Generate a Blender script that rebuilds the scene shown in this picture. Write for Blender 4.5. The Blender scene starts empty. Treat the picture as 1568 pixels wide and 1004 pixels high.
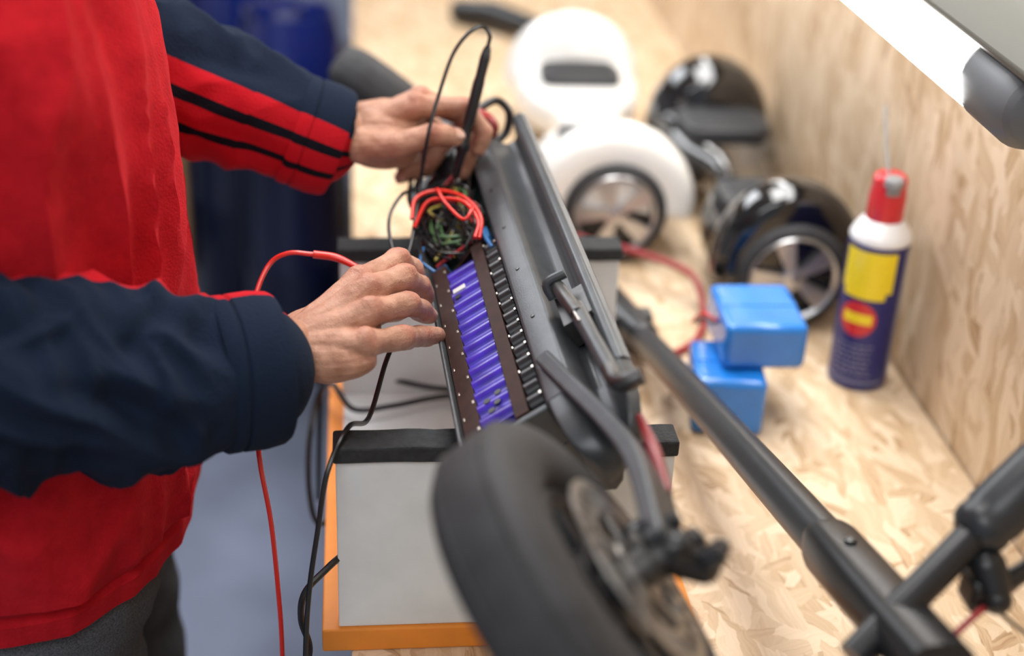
import bpy, math, random
import numpy as np
from mathutils import Matrix, Vector, noise
random.seed(7)
V=Vector
SC=bpy.context.scene
COL=bpy.context.collection
def rad(a): return math.radians(a)

# ------------------------------------------------------------ materials
def new_mat(name):
    m=bpy.data.materials.new(name); m.use_nodes=True
    nt=m.node_tree
    return m,nt,nt.nodes['Principled BSDF']
def mat(name,col,rough=.5,metal=0,var=0,vscale=30,bump=0,bscale=200,coat=0,sheen=0,sss=0,emit=None,estr=0,trans=0,spec=None):
    m,nt,b=new_mat(name)
    b.inputs['Base Color'].default_value=(*col,1)
    b.inputs['Roughness'].default_value=rough
    b.inputs['Metallic'].default_value=metal
    if spec is not None: b.inputs['Specular IOR Level'].default_value=spec
    if coat: b.inputs['Coat Weight'].default_value=coat; b.inputs['Coat Roughness'].default_value=.08
    if sss:
        b.inputs['Subsurface Weight'].default_value=sss
        b.inputs['Subsurface Radius'].default_value=(1,.35,.2); b.inputs['Subsurface Scale'].default_value=.006
    if emit: b.inputs['Emission Color'].default_value=(*emit,1); b.inputs['Emission Strength'].default_value=estr
    tc=nt.nodes.new('ShaderNodeTexCoord')
    if var:
        n=nt.nodes.new('ShaderNodeTexNoise'); n.inputs['Scale'].default_value=vscale; n.inputs['Detail'].default_value=5
        nt.links.new(tc.outputs['Object'],n.inputs['Vector'])
        r=nt.nodes.new('ShaderNodeValToRGB')
        r.color_ramp.elements[0].position=.3; r.color_ramp.elements[1].position=.7
        r.color_ramp.elements[0].color=(*[c*(1-var) for c in col],1)
        r.color_ramp.elements[1].color=(*[min(1,c*(1+var)) for c in col],1)
        nt.links.new(n.outputs['Fac'],r.inputs['Fac']); nt.links.new(r.outputs['Color'],b.inputs['Base Color'])
    if bump:
        n2=nt.nodes.new('ShaderNodeTexNoise'); n2.inputs['Scale'].default_value=bscale; n2.inputs['Detail'].default_value=4
        nt.links.new(tc.outputs['Object'],n2.inputs['Vector'])
        bp=nt.nodes.new('ShaderNodeBump'); bp.inputs['Strength'].default_value=bump; bp.inputs['Distance'].default_value=.002
        nt.links.new(n2.outputs['Fac'],bp.inputs['Height']); nt.links.new(bp.outputs['Normal'],b.inputs['Normal'])
    return m

def osb(name,bright=1.0,sc_=1.0,layers=None):
    m,nt,b=new_mat(name); N=nt.nodes; L=nt.links
    tc=N.new('ShaderNodeTexCoord')
    dn=N.new('ShaderNodeTexNoise'); dn.inputs['Scale'].default_value=16; dn.inputs['Detail'].default_value=4
    L.new(tc.outputs['Object'],dn.inputs['Vector'])
    ad=N.new('ShaderNodeVectorMath'); ad.operation='MULTIPLY_ADD'
    ad.inputs[1].default_value=(.03,.03,.03)
    L.new(dn.outputs['Color'],ad.inputs[0]); L.new(tc.outputs['Object'],ad.inputs[2])
    prev=None
    for i,(ang,sx,sy) in enumerate(layers or [(80,56,14),(100,62,16),(60,70,15),(20,66,17),(125,80,20),(92,95,22)]):
        mp=N.new('ShaderNodeMapping'); mp.vector_type='TEXTURE'
        mp.inputs['Rotation'].default_value=(0,0,rad(ang)); mp.inputs['Location'].default_value=(i*.37,i*.21,0)
        L.new(ad.outputs[0],mp.inputs['Vector'])
        sc=N.new('ShaderNodeVectorMath'); sc.operation='MULTIPLY'; sc.inputs[1].default_value=(sy*sc_,sx*sc_,1)
        L.new(mp.outputs[0],sc.inputs[0])
        vo=N.new('ShaderNodeTexVoronoi'); vo.voronoi_dimensions='2D'; vo.inputs['Scale'].default_value=1
        L.new(sc.outputs[0],vo.inputs['Vector'])
        sep=N.new('ShaderNodeSeparateColor'); L.new(vo.outputs['Color'],sep.inputs[0])
        s2=N.new('ShaderNodeVectorMath'); s2.operation='MULTIPLY'; s2.inputs[1].default_value=(.5,4,1)
        L.new(sc.outputs[0],s2.inputs[0])
        gn=N.new('ShaderNodeTexNoise'); gn.inputs['Scale'].default_value=1; gn.inputs['Detail'].default_value=4; gn.inputs['Roughness'].default_value=.65
        L.new(s2.outputs[0],gn.inputs['Vector'])
        g=N.new('ShaderNodeMath'); g.operation='MULTIPLY_ADD'; g.inputs[1].default_value=.8
        hl=N.new('ShaderNodeMath'); hl.operation='MULTIPLY'; hl.inputs[1].default_value=.68
        L.new(sep.outputs[0],hl.inputs[0])
        L.new(gn.outputs['Fac'],g.inputs[0]); L.new(hl.outputs[0],g.inputs[2])
        if prev is None: prev=g.outputs[0]
        else:
            gt=N.new('ShaderNodeMapRange'); gt.inputs['From Min'].default_value=.56; gt.inputs['From Max'].default_value=.60
            L.new(sep.outputs[1],gt.inputs['Value'])
            mx=N.new('ShaderNodeMix'); mx.data_type='FLOAT'
            L.new(gt.outputs[0],mx.inputs[0]); L.new(prev,mx.inputs[2]); L.new(g.outputs[0],mx.inputs[3])
            prev=mx.outputs[0]
    r=N.new('ShaderNodeValToRGB'); e=r.color_ramp.elements
    def c(x): return (x[0]*bright,x[1]*bright,x[2]*bright,1)
    e[0].position=.22; e[0].color=c((.24,.12,.055))
    e[1].position=1.0; e[1].color=c((.78,.61,.43))
    for p,k in ((.35,(.40,.245,.125)),(.46,(.56,.39,.23)),(.72,(.67,.50,.325))):
        x=e.new(p); x.color=c(k)
    L.new(prev,r.inputs['Fac']); L.new(r.outputs['Color'],b.inputs['Base Color'])
    b.inputs['Roughness'].default_value=.5
    bp=N.new('ShaderNodeBump'); bp.inputs['Strength'].default_value=.25; bp.inputs['Distance'].default_value=.001
    L.new(prev,bp.inputs['Height']); L.new(bp.outputs['Normal'],b.inputs['Normal'])
    return m

M={}
M['osb']=osb('osb_board',.97); M['osbw']=osb('osb_wall_board',.95,.8,[(80,56,14),(95,62,16),(70,70,15),(110,66,17),(30,80,20),(88,95,22)])
M['white']=mat('white_melamine',(.70,.74,.75),.45,var=.06,vscale=25)
M['orange']=mat('orange_paint',(.82,.27,.03),.5,var=.1,vscale=20)
M['foam']=mat('black_foam',(.022,.024,.026),.85,bump=.6,bscale=350,var=.3,vscale=150)
M['deck']=mat('anthracite_aluminium',(.064,.071,.078),.36,metal=.3,var=.12,vscale=60,bump=.08,bscale=900)
M['deck2']=mat('dark_grey_plastic',(.022,.025,.029),.34,var=.15,vscale=80)
M['black']=mat('black_plastic',(.010,.011,.013),.32)
M['blackgloss']=mat('gloss_black_shell',(.005,.005,.006),.1,coat=.8)
M['rubber']=mat('tyre_rubber',(.028,.029,.032),.7,var=.25,vscale=40,bump=.3,bscale=250)
M['steel']=mat('brushed_steel',(.55,.53,.50),.35,metal=1,var=.1,vscale=200)
M['dsteel']=mat('dark_steel',(.10,.10,.10),.4,metal=.8,var=.2,vscale=90)
M['purple']=mat('purple_cell_wrap',(.036,.018,.32),.3,coat=.3,var=.25,vscale=60)
M['brown']=mat('brown_insulation_paper',(.028,.010,.007),.6,var=.3,vscale=90,spec=.25)
M['nickel']=mat('nickel_strip',(.70,.66,.60),.3,metal=1)
M['pcb']=mat('circuit_board_green',(.010,.030,.022),.4,var=.4,vscale=200)
M['redw']=mat('red_silicone_wire',(.70,.025,.015),.35,coat=.2)
M['dredw']=mat('dark_red_cable',(.30,.02,.025),.4)
M['bluew']=mat('blue_connector',(.03,.14,.36),.4)
M['yelw']=mat('yellow_wire',(.40,.33,.06),.4)
M['grnw']=mat('green_wire',(.08,.18,.07),.4)
M['whtw']=mat('white_wire',(.55,.55,.55),.4)
M['hbwhite']=mat('glossy_white_shell',(.82,.82,.80),.18,coat=.7)
M['pad']=mat('rubber_foot_pad',(.035,.037,.04),.6,bump=.6,bscale=300)
M['alloy']=mat('alloy_spokes',(.55,.55,.56),.3,metal=.9)
M['batt']=mat('blue_shrink_wrap',(.015,.20,.66),.25,coat=.5,var=.12,vscale=18,bump=.25,bscale=40)
M['canblue']=mat('can_blue',(.008,.014,.15),.38,coat=.15)
M['canyel']=mat('can_yellow',(.90,.70,.015),.35,coat=.3)
M['canred']=mat('can_red',(.62,.02,.03),.35,coat=.3)
M['canwht']=mat('can_white',(.8,.8,.8),.35,coat=.3)
M['cantxt']=mat('can_print_grey',(.30,.32,.42),.4)
M['grey']=mat('grey_plastic',(.28,.29,.30),.45)
M['lampg']=mat('lamp_housing_grey',(.17,.17,.14),.5)
M['lampcap']=mat('lamp_cap_grey',(.14,.15,.16),.45)
M['tube']=mat('fluorescent_tube',(1,1,1),.5,emit=(1,.99,.98),estr=12)
M['floor']=mat('blue_grey_floor_paint',(.23,.27,.38),.4,var=.25,vscale=3)
M['wallp']=mat('painted_wall',(.45,.46,.48),.8,var=.05,vscale=2)
M['ceil']=mat('ceiling_paint',(.7,.7,.7),.9)
M['drum']=mat('blue_plastic_drum',(.005,.018,.17),.16,coat=.7)
M['drum_shade']=mat('shaded_drum_blue',(.003,.007,.038),.3,coat=.3)  # drum blue darkened to paint in the shade on the lower bodies
M['wood']=mat('pine_wood',(.36,.23,.11),.6,var=.2,vscale=12)
M['jeans']=mat('grey_denim',(.075,.082,.095),.9,var=.5,vscale=600,bump=.4,bscale=900)
M['shoe']=mat('shoe_leather',(.03,.025,.02),.5)
M['hair']=mat('dark_hair',(.02,.013,.009),.6,bump=.5,bscale=150)
M['nail']=mat('finger_nail',(.52,.31,.24),.3,coat=.2,sss=.1)
M['redplastic']=mat('red_reflector',(.22,.012,.016),.4,coat=.2)

def cloth(name,col,sheen=.3,bs=420,link=True):
    m,nt,b=new_mat(name); N=nt.nodes; L=nt.links
    tc=N.new('ShaderNodeTexCoord')
    n=N.new('ShaderNodeTexNoise'); n.inputs['Scale'].default_value=34; n.inputs['Detail'].default_value=9; n.inputs['Roughness'].default_value=.7
    L.new(tc.outputs['Object'],n.inputs['Vector'])
    r=N.new('ShaderNodeValToRGB'); r.color_ramp.elements[0].position=.3; r.color_ramp.elements[1].position=.72
    r.color_ramp.elements[0].color=(*[x*.78 for x in col],1); r.color_ramp.elements[1].color=(*[x*1.22+.003 for x in col],1)
    L.new(n.outputs['Fac'],r.inputs['Fac'])
    if link: L.new(r.outputs['Color'],b.inputs['Base Color'])
    b.inputs['Roughness'].default_value=.95; b.inputs['Specular IOR Level'].default_value=.12
    b.inputs['Sheen Weight'].default_value=sheen; b.inputs['Sheen Roughness'].default_value=.45
    b.inputs['Sheen Tint'].default_value=(*[min(1,x*1.2+.04) for x in col],1)
    n2=N.new('ShaderNodeTexNoise'); n2.inputs['Scale'].default_value=bs; n2.inputs['Detail'].default_value=3
    L.new(tc.outputs['Object'],n2.inputs['Vector'])
    bp=N.new('ShaderNodeBump'); bp.inputs['Strength'].default_value=.6; bp.inputs['Distance'].default_value=.0015
    L.new(n2.outputs['Fac'],bp.inputs['Height']); L.new(bp.outputs['Normal'],b.inputs['Normal'])
    return m,nt,b,r
RED=(.44,.008,.016); NAVY=(.008,.015,.033)
M['red'],_,_,_=cloth('red_fleece',RED)
ms,nt,b,r=cloth('striped_sleeve',NAVY,.2,link=False)
at=nt.nodes.new('ShaderNodeAttribute'); at.attribute_name='ang'
rr=nt.nodes.new('ShaderNodeValToRGB'); rr.color_ramp.interpolation='CONSTANT'
STR=rr.color_ramp
navy=(*NAVY,1); red=(*RED,1); blk=(.006,.007,.012,1)
STR.elements[0].position=0; STR.elements[0].color=navy
STR.elements[1].position=.640; STR.elements[1].color=red
for p,c in ((.698,blk),(.724,red),(.778,blk),(.804,red),(.95,navy)):
    x=STR.elements.new(p); x.color=c
nt.links.new(at.outputs['Fac'],rr.inputs['Fac']); nt.links.new(rr.outputs['Color'],b.inputs['Base Color'])
M['stripe']=ms
def skin():
    m,nt,b=new_mat('skin'); N=nt.nodes; L=nt.links
    tc=N.new('ShaderNodeTexCoord')
    n=N.new('ShaderNodeTexNoise'); n.inputs['Scale'].default_value=60; n.inputs['Detail'].default_value=8; n.inputs['Roughness'].default_value=.65
    L.new(tc.outputs['Object'],n.inputs['Vector'])
    r=N.new('ShaderNodeValToRGB'); e=r.color_ramp.elements
    e[0].position=.32; e[0].color=(.33,.155,.095,1); e[1].position=.68; e[1].color=(.52,.285,.195,1)
    L.new(n.outputs['Fac'],r.inputs['Fac'])
    a=N.new('ShaderNodeAttribute'); a.attribute_name='knuckle'
    mx=N.new('ShaderNodeMix'); mx.data_type='RGBA'; mx.blend_type='MIX'
    L.new(a.outputs['Fac'],mx.inputs[0]); L.new(r.outputs['Color'],mx.inputs[6]); mx.inputs[7].default_value=(.38,.12,.08,1)
    L.new(mx.outputs[2],b.inputs['Base Color'])
    b.inputs['Roughness'].default_value=.5; b.inputs['Specular IOR Level'].default_value=.4
    b.inputs['Subsurface Weight'].default_value=.08; b.inputs['Subsurface Radius'].default_value=(1,.35,.2); b.inputs['Subsurface Scale'].default_value=.004
    v=N.new('ShaderNodeTexVoronoi'); v.inputs['Scale'].default_value=600; v.feature='DISTANCE_TO_EDGE'
    L.new(tc.outputs['Object'],v.inputs['Vector'])
    n3=N.new('ShaderNodeTexNoise'); n3.inputs['Scale'].default_value=140; n3.inputs['Detail'].default_value=6
    L.new(tc.outputs['Object'],n3.inputs['Vector'])
    ma=N.new('ShaderNodeMath'); ma.operation='MULTIPLY_ADD'; ma.inputs[1].default_value=.35
    L.new(v.outputs['Distance'],ma.inputs[0]); L.new(n3.outputs['Fac'],ma.inputs[2])
    bp=N.new('ShaderNodeBump'); bp.inputs['Strength'].default_value=.75; bp.inputs['Distance'].default_value=.0016
    L.new(ma.outputs[0],bp.inputs['Height']); L.new(bp.outputs['Normal'],b.inputs['Normal'])
    return m
M['skin']=skin()

# ------------------------------------------------------------ mesh builder
def basis(d,x=None):
    d=V(d).normalized()
    h=V(x) if x is not None else (V((0,0,1)) if abs(d.z)<.9 else V((1,0,0)))
    a=(h-d*h.dot(d)).normalized(); return a,d.cross(a),d
def catmull(pts,n=8):
    P=[V(p) for p in pts]; P=[P[0]*2-P[1]]+P+[P[-1]*2-P[-2]]
    out=[]
    for i in range(1,len(P)-2):
        for k in range(n):
            t=k/n; a,b,c,d=P[i-1],P[i],P[i+1],P[i+2]
            out.append(.5*((2*b)+(c-a)*t+(2*a-5*b+4*c-d)*t*t+(3*b-a-3*c+d)*t**3))
    out.append(P[-2]); return out
class MB:
    def __init__(s): s.v=[]; s.f=[]; s.m=[]; s.mats=[]
    def mi(s,k):
        if k not in s.mats: s.mats.append(k)
        return s.mats.index(k)
    def add(s,vs,fs,k):
        o=len(s.v); s.v+= [tuple(x) for x in vs]; mi=s.mi(k)
        for f in fs: s.f.append([i+o for i in f]); s.m.append(mi)
    def box(s,x,y,z,k,f=None):
        c=[(a,b_,c_) for c_ in z for b_ in y for a in x]
        if f: c=[f(*p) for p in c]
        s.add(c,[(0,2,3,1),(4,5,7,6),(0,1,5,4),(2,6,7,3),(0,4,6,2),(1,3,7,5)],k)
    def prism(s,poly,t0,t1,f,k):
        n=len(poly); vs=[f(p[0],t0,p[1]) for p in poly]+[f(p[0],t1,p[1]) for p in poly]
        fs=[(i,(i+1)%n,n+(i+1)%n,n+i) for i in range(n)]+[tuple(range(n))[::-1],tuple(range(n,2*n))]
        s.add(vs,fs,k)
    def loft(s,rings,k,cap=True):
        n=len(rings[0]); vs=[p for r in rings for p in r]; fs=[]
        for j in range(len(rings)-1):
            for i in range(n):
                fs.append((j*n+i,j*n+(i+1)%n,(j+1)*n+(i+1)%n,(j+1)*n+i))
        if cap: fs+= [tuple(range(n))[::-1],tuple(range((len(rings)-1)*n,len(rings)*n))]
        s.add(vs,fs,k)
    def lathe(s,prof,o,axis,k,seg=32,xv=None,cap=True,sx=1,sy=1,closed=False):
        a,b_,d=basis(axis,xv); o=V(o); rings=[]
        for (r,h) in prof:
            rings.append([o+d*h+a*(r*sx*math.cos(2*math.pi*i/seg))+b_*(r*sy*math.sin(2*math.pi*i/seg)) for i in range(seg)])
        if closed: rings.append(rings[0]); cap=False
        s.loft(rings,k,cap)
    def tube(s,pts,r,k,seg=8,n=6,raw=False):
        P=[V(p) for p in pts] if raw else catmull(pts,n)
        rs=r if isinstance(r,(list,tuple)) else None
        T=[(P[min(i+1,len(P)-1)]-P[max(i-1,0)]).normalized() for i in range(len(P))]
        a=basis(T[0])[0]; rings=[]
        for i,p in enumerate(P):
            a=(a-T[i]*a.dot(T[i])).normalized(); b_=T[i].cross(a)
            if rs:
                q=i/(len(P)-1)*(len(rs)-1); j=min(int(q),len(rs)-2); R=rs[j]+(rs[j+1]-rs[j])*(q-j)
            else: R=r
            rings.append([p+a*(R*math.cos(2*math.pi*t/seg))+b_*(R*math.sin(2*math.pi*t/seg)) for t in range(seg)])
        s.loft(rings,k)
    def ball(s,c,r,k,seg=20,M3=None):
        if not isinstance(r,(list,tuple)): r=(r,r,r)
        c=V(c); vs=[];fs=[]; n=seg; m=seg//2
        A=M3 or ((1,0,0),(0,1,0),(0,0,1)); A=[V(x) for x in A]
        def pt(x,y,z): return c+A[0]*(x*r[0])+A[1]*(y*r[1])+A[2]*(z*r[2])
        vs.append(pt(0,0,-1))
        for j in range(1,m):
            ph=-math.pi/2+math.pi*j/m
            for i in range(n):
                th=2*math.pi*i/n; vs.append(pt(math.cos(ph)*math.cos(th),math.cos(ph)*math.sin(th),math.sin(ph)))
        vs.append(pt(0,0,1)); L=len(vs)-1
        for i in range(n): fs.append((0,1+(i+1)%n,1+i))
        for j in range(m-2):
            for i in range(n):
                a=1+j*n+i; b_=1+j*n+(i+1)%n; fs.append((a,b_,b_+n,a+n))
        for i in range(n): fs.append((L,L-n+i,L-n+(i+1)%n))
        s.add(vs,fs,k)
    def chain(s,pts,k,seg=20,ends=True):
        for i,(x,y,z,r) in enumerate(pts):
            if ends or 0<i<len(pts)-1: s.ball((x,y,z),r,k,seg)
            if i:
                p=V(pts[i-1][:3]); q=V((x,y,z)); d=q-p
                s.lathe([(pts[i-1][3],0),(r,d.length)],p,d,k,seg)
    def obj(s,name,parent=None,smooth=True,bevel=0,subsurf=0,bseg=2,ang=35):
        me=bpy.data.meshes.new(name); me.from_pydata(s.v,[],s.f)
        for k in s.mats: me.materials.append(M[k])
        me.polygons.foreach_set('material_index',s.m)
        me.polygons.foreach_set('use_smooth',[smooth]*len(s.f)); me.update()
        o=bpy.data.objects.new(name,me); COL.objects.link(o)
        import bmesh
        bm=bmesh.new(); bm.from_mesh(me); bmesh.ops.recalc_face_normals(bm,faces=bm.faces); bm.to_mesh(me); bm.free()
        if bevel:
            md=o.modifiers.new('bevel','BEVEL'); md.width=bevel; md.segments=bseg; md.limit_method='ANGLE'; md.angle_limit=rad(ang)
        if smooth and not subsurf:
            try:
                me.set_sharp_from_angle(angle=rad(40))
            except Exception: pass
        if parent: o.parent=parent
        return o
def empty(name):
    e=bpy.data.objects.new(name,None); COL.objects.link(e); e.empty_display_size=.05; return e
def organic(mb,name,voxel,it=4,parent=None,matk=None):
    o=mb.obj(name,parent)
    r=o.modifiers.new('r','REMESH'); r.mode='VOXEL'; r.voxel_size=voxel; r.use_smooth_shade=True
    if it:
        sm=o.modifiers.new('s','SMOOTH'); sm.factor=.5; sm.iterations=it
    bpy.context.view_layer.update()
    dg=bpy.context.evaluated_depsgraph_get()
    me=bpy.data.meshes.new_from_object(o.evaluated_get(dg))
    o.modifiers.clear(); o.data=me
    me.materials.clear(); me.materials.append(M[matk or mb.mats[0]])
    me.polygons.foreach_set('material_index',[0]*len(me.polygons))
    me.polygons.foreach_set('use_smooth',[True]*len(me.polygons))
    return o
def getco(me):
    a=np.empty(len(me.vertices)*3); me.vertices.foreach_get('co',a); return a.reshape(-1,3)
def getno(me):
    a=np.empty(len(me.vertices)*3); me.vertices.foreach_get('normal',a); return a.reshape(-1,3)
def setco(me,c): me.vertices.foreach_set('co',c.ravel()); me.update()
def setattr_f(me,name,vals):
    at=me.attributes.new(name,'FLOAT','POINT'); at.data.foreach_set('value',np.asarray(vals,dtype=np.float32))

# ------------------------------------------------------------ camera
cam=bpy.data.cameras.new('camera'); cam.lens=50; cam.sensor_width=36
co=bpy.data.objects.new('camera',cam); COL.objects.link(co)
co.matrix_world=Matrix.Translation((0,0,1.7))@Matrix.Rotation(rad(-6.8),4,'Z')@Matrix.Rotation(rad(62),4,'X')@Matrix.Rotation(rad(2.57),4,'Z')
SC.camera=co
cam.dof.use_dof=True; cam.dof.focus_distance=1.15; cam.dof.aperture_fstop=2.1
cam.clip_start=.02

# ------------------------------------------------------------ room
def slab(name,x,y,z,k):
    m=MB(); m.box(x,y,z,k); return m.obj(name,smooth=False)
slab('floor',(-3,.72),(-1.8,6.6),(-.05,0),'floor')
slab('ceiling',(-3,.72),(-1.8,6.6),(2.8,2.85),'ceil')
slab('wall_back',(-3,.72),(6.5,6.6),(0,2.8),'wallp')
slab('wall_left',(-3.05,-2.95),(-1.8,6.5),(0,2.8),'wallp')
m=MB(); m.box((-1.8,6.5),(0,2.8),(-.04,0),'osbw'); w=m.obj('wall_right',smooth=False)
w.matrix_world=Matrix(((0,0,-1,.618),(1,0,0,0),(0,1,0,0),(0,0,0,1)))
slab('baseboard_back',(-2.95,.6),(6.47,6.5),(0,.1),'white')

# ------------------------------------------------------------ workbench
wb=empty('workbench')
m=MB(); m.box((-.012,.616),(.1,.876),(.872,.9),'osb'); m.box((-.012,.616),(.878,3.4),(.872,.9),'osb')
m.obj('bench_top',wb,False,bevel=.0015)
m=MB()
m.box((.0,.04),(.12,3.38),(.78,.871),'wood'); m.box((.57,.61),(.12,3.38),(.78,.871),'wood')
for y in (.15,1.15,2.2,3.3):
    for x in (0.002,.55): m.box((x,x+.06),(y,y+.06),(0,.78),'wood')
    m.box((.06,.55),(y+.01,y+.05),(.79,.86),'wood')
m.obj('bench_frame',wb,False,bevel=.002)
m=MB(); m.box((.07,.54),(.2,3.3),(.25,.27),'osb'); m.obj('lower_shelf',wb,False)

# ------------------------------------------------------------ repair stand
st=empty('padded_repair_stand')
m=MB(); m.box((-.036,.278),(.926,1.375),(.9005,.923),'orange'); m.obj('orange_base',st,False,bevel=.0015)
m=MB(); m.box((-.02,.262),(.94,1.36),(.9232,.930),'white'); m.obj('white_floor',st,False,bevel=.001)
m=MB(); m.box((-.022,.246),(.930,.948),(.9232,1.086),'white'); m.box((-.022,.262),(1.296,1.314),(.9302,1.084),'white')
m.obj('white_end_panels',st,False,bevel=.001)
m=MB()
for (x0,x1,y0,y1,z0) in ((-.024,.248,.926,.954,1.0862),(-.024,.264,1.290,1.322,1.0842)):
    n=24; rings=[]
    for i in range(n+1):
        x=x0+(x1-x0)*i/n; dz=.0012*noise.noise((x*60,y0*9,0)); dy=.0012*noise.noise((x*70,y0*9,4))
        rings.append([V((x,y0+dy,z0)),V((x,y1+dy,z0)),V((x,y1+dy,z0+.0145+dz)),V((x,y0+dy,z0+.0145+dz))])
    m.loft(rings,'foam')
m.obj('foam_strips',st,False,bevel=.002)

# ------------------------------------------------------------ electric scooter
sc=empty('electric_scooter')
A=rad(33); CA,SA=math.cos(A),math.sin(A)
MD=Matrix.Translation((.068,.86,1.139))@Matrix.Rotation(rad(2.3),4,'Z')
def XZ(x,y,z): return MD@V((x,y,z))
def D(u,y,w): return MD@V((u*CA-w*SA,y,u*SA+w*CA))
def uw(u,w): return (u*CA-w*SA,u*SA+w*CA)
PT=[(0,0),(.003,0),(.0035,-.036),(.072,-.036),(.0725,0),(.0745,.0018),(.092,.0028),(.096,.0022),(.100,-.002),(.106,-.015),(.110,-.0185),(.118,-.0185),(.1215,-.015),(.125,-.003),(.128,.003),(.133,.005),(.138,.0035),(.1415,-.003)]
prof=[uw(*p) for p in PT]+[(.1225,.060),(.1225,-.028),(.118,-.0365),(.028,-.0365),(.020,-.033)]
m=MB(); m.prism(prof,-.005,.50,XZ,'deck')
m.box((.003,.0725),(-.005,.001),(-.036,-.002),'deck',D); m.box((.003,.0725),(.472,.50),(-.036,-.002),'deck',D)
m.obj('deck_shell',sc,True,bevel=.0018,bseg=3,ang=28)
m=MB(); rings=[]
NP=[(.0745,.0018),(.092,.0028),(.100,-.002),(.108,-.010),(.118,-.010),(.125,-.003),(.133,.005),(.1415,-.003),(.129,-.030),(.0745,-.045)]
for t,s_,dw in ((-.004,1,0),(-.022,.97,-.001),(-.040,.90,-.003),(-.052,.78,-.006),(-.060,.60,-.010),(-.063,.42,-.014)):
    c0=(.098,-.022)
    rings.append([D(c0[0]+(p[0]-c0[0])*s_, t, c0[1]+(p[1]-c0[1])*s_+dw) for p in NP])
m.loft(rings,'deck'); m.obj('deck_tail',sc,True,bevel=.002)
m=MB()
for i in range(6):
    y=.03+i*.085
    m.lathe([(.0018,0),(.0018,.0008),(.0008,.001)],D(.084,y,.0024),D(0,0,1)-D(0,0,0),'dsteel',10)
m.obj('rim_screws',sc)
m=MB()
m.box((.004,.072),(.002,.47),(-.0355,-.033),'black',D)
m.obj('bay_liner',sc,False)
m=MB()
for i in range(14):
    y=.030+i*.0188
    c0=D(.018,y,-.0145); c1=D(.0465,y,-.0145); ax=c1-c0; L_=ax.length
    m.lathe([(.0085,0),(.0094,.0008),(.0094,L_-.0008),(.0085,L_)],c0,ax,'purple',20)
m.box((.019,.0455),(.021,.284),(-.024,-.0085),'purple',D)
m.obj('purple_cell_pack',sc)
m=MB(); rnd=random.Random(5)
m.box((.0042,.0185),(.008,.30),(-.033,-.006),'brown',D)
m.box((.0462,.0575),(.008,.30),(-.033,-.0045),'brown',D)
m.box((.0575,.0715),(.008,.30),(-.033,-.014),'black',D)
for i in range(15):
    y=.018+i*.0188
    c0=D(.0578,y+.004,-.0125); c1=D(.0712,y+.004,-.0125); ax=c1-c0; L_=ax.length
    m.lathe([(.0076,0),(.0086,.001),(.0086,L_-.001),(.0076,L_)],c0,ax,'black',16)
    if rnd.random()<.8: m.box((.0690,.0712),(y+.001,y+.0045),(-.0042,-.0030),'nickel',D)
    if rnd.random()<.55: m.box((.0585,.0600),(y+.003,y+.0065),(-.0040,-.0028),'nickel',D)
    if rnd.random()<.4: m.box((.0630,.0700),(y+.0115,y+.0130),(-.0085,-.0068),'brown',D)
    if i%2==0:
        m.box((.0155,.0175),(y+.004,y+.008),(-.0062,-.0056),'nickel',D)
    else: m.box((.0058,.0072),(y+.006,y+.010),(-.0062,-.0056),'nickel',D)
m.box((.021,.033),(.236,.243),(-.006,-.0042),'whtw',D)
m.obj('cell_holders',sc,True,bevel=.0004)
m=MB()
for (u,y) in ((.030,.035),(.036,.042),(.028,.050),(.038,.054),(.024,.228)):
    m.lathe([(.0032,0),(.003,.0006)],D(u,y,-.0052),D(0,0,1)-D(0,0,0),'black',8)
m.obj('pack_marks',sc)
m=MB()
m.box((.008,.068),(.315,.465),(-.030,-.026),'pcb',D)
for (u0,u1,y0,y1,h,k) in ((.012,.026,.33,.345,.012,'black'),(.045,.062,.34,.37,.014,'dsteel'),(.02,.035,.42,.45,.013,'black'),(.045,.056,.40,.44,.012,'black'),(.006,.018,.300,.310,.016,'bluew'),(.060,.066,.305,.326,.020,'bluew'),(.030,.040,.36,.372,.018,'yelw'),(.030,.052,.308,.318,.014,'black'),(.006,.013,.355,.372,.020,'whtw')):
    m.box((u0,u1),(y0,y1),(-.026,-.026+h),k,D)
for (u,y,r_,h) in ((.034,.40,.006,.018),(.016,.385,.007,.02),(.060,.385,.005,.016),(.022,.36,.005,.018)):
    m.lathe([(r_,0),(r_,h-.001),(r_-.001,h)],D(u,y,-.026),D(0,0,1)-D(0,0,0),'grey',16)
m.obj('controller_board',sc,True,bevel=.0006)
m=MB()
rnd=random.Random(3)
for i in range(60):
    k=rnd.choice(['black']*11+['grnw','yelw','whtw','dredw','dsteel','brown'])
    hi=.006 if i%3 else .016
    p0=(rnd.uniform(.004,.066),rnd.uniform(.30,.38),rnd.uniform(-.02,-.006)); p3=(rnd.uniform(.004,.066),rnd.uniform(.42,.485),rnd.uniform(-.02,.004))
    p1=(rnd.uniform(.0,.066),p0[1]+rnd.uniform(.0,.05),rnd.uniform(-.008,hi)); p2=(rnd.uniform(.0,.066),p3[1]-rnd.uniform(.0,.05),rnd.uniform(-.008,hi))
    m.tube([D(*p0),D(*p1),D(*p2),D(*p3)],rnd.choice([.0009,.0012,.0017]),k,8,8)
m.tube([D(.002,.30,.004),D(.004,.34,.008),D(.001,.38,.004),D(.006,.42,.006),D(.012,.46,.01),D(.03,.5,.012)],.0022,'black',8,8)
m.tube([D(.010,.38,.0),D(.006,.41,.018),D(.012,.45,.020),D(.02,.49,.012)],.0020,'black',8,8)
m.tube([D(.002,.27,.002),D(.0,.30,.007),D(.006,.33,.006)],.0014,'bluew',8,8)
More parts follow.
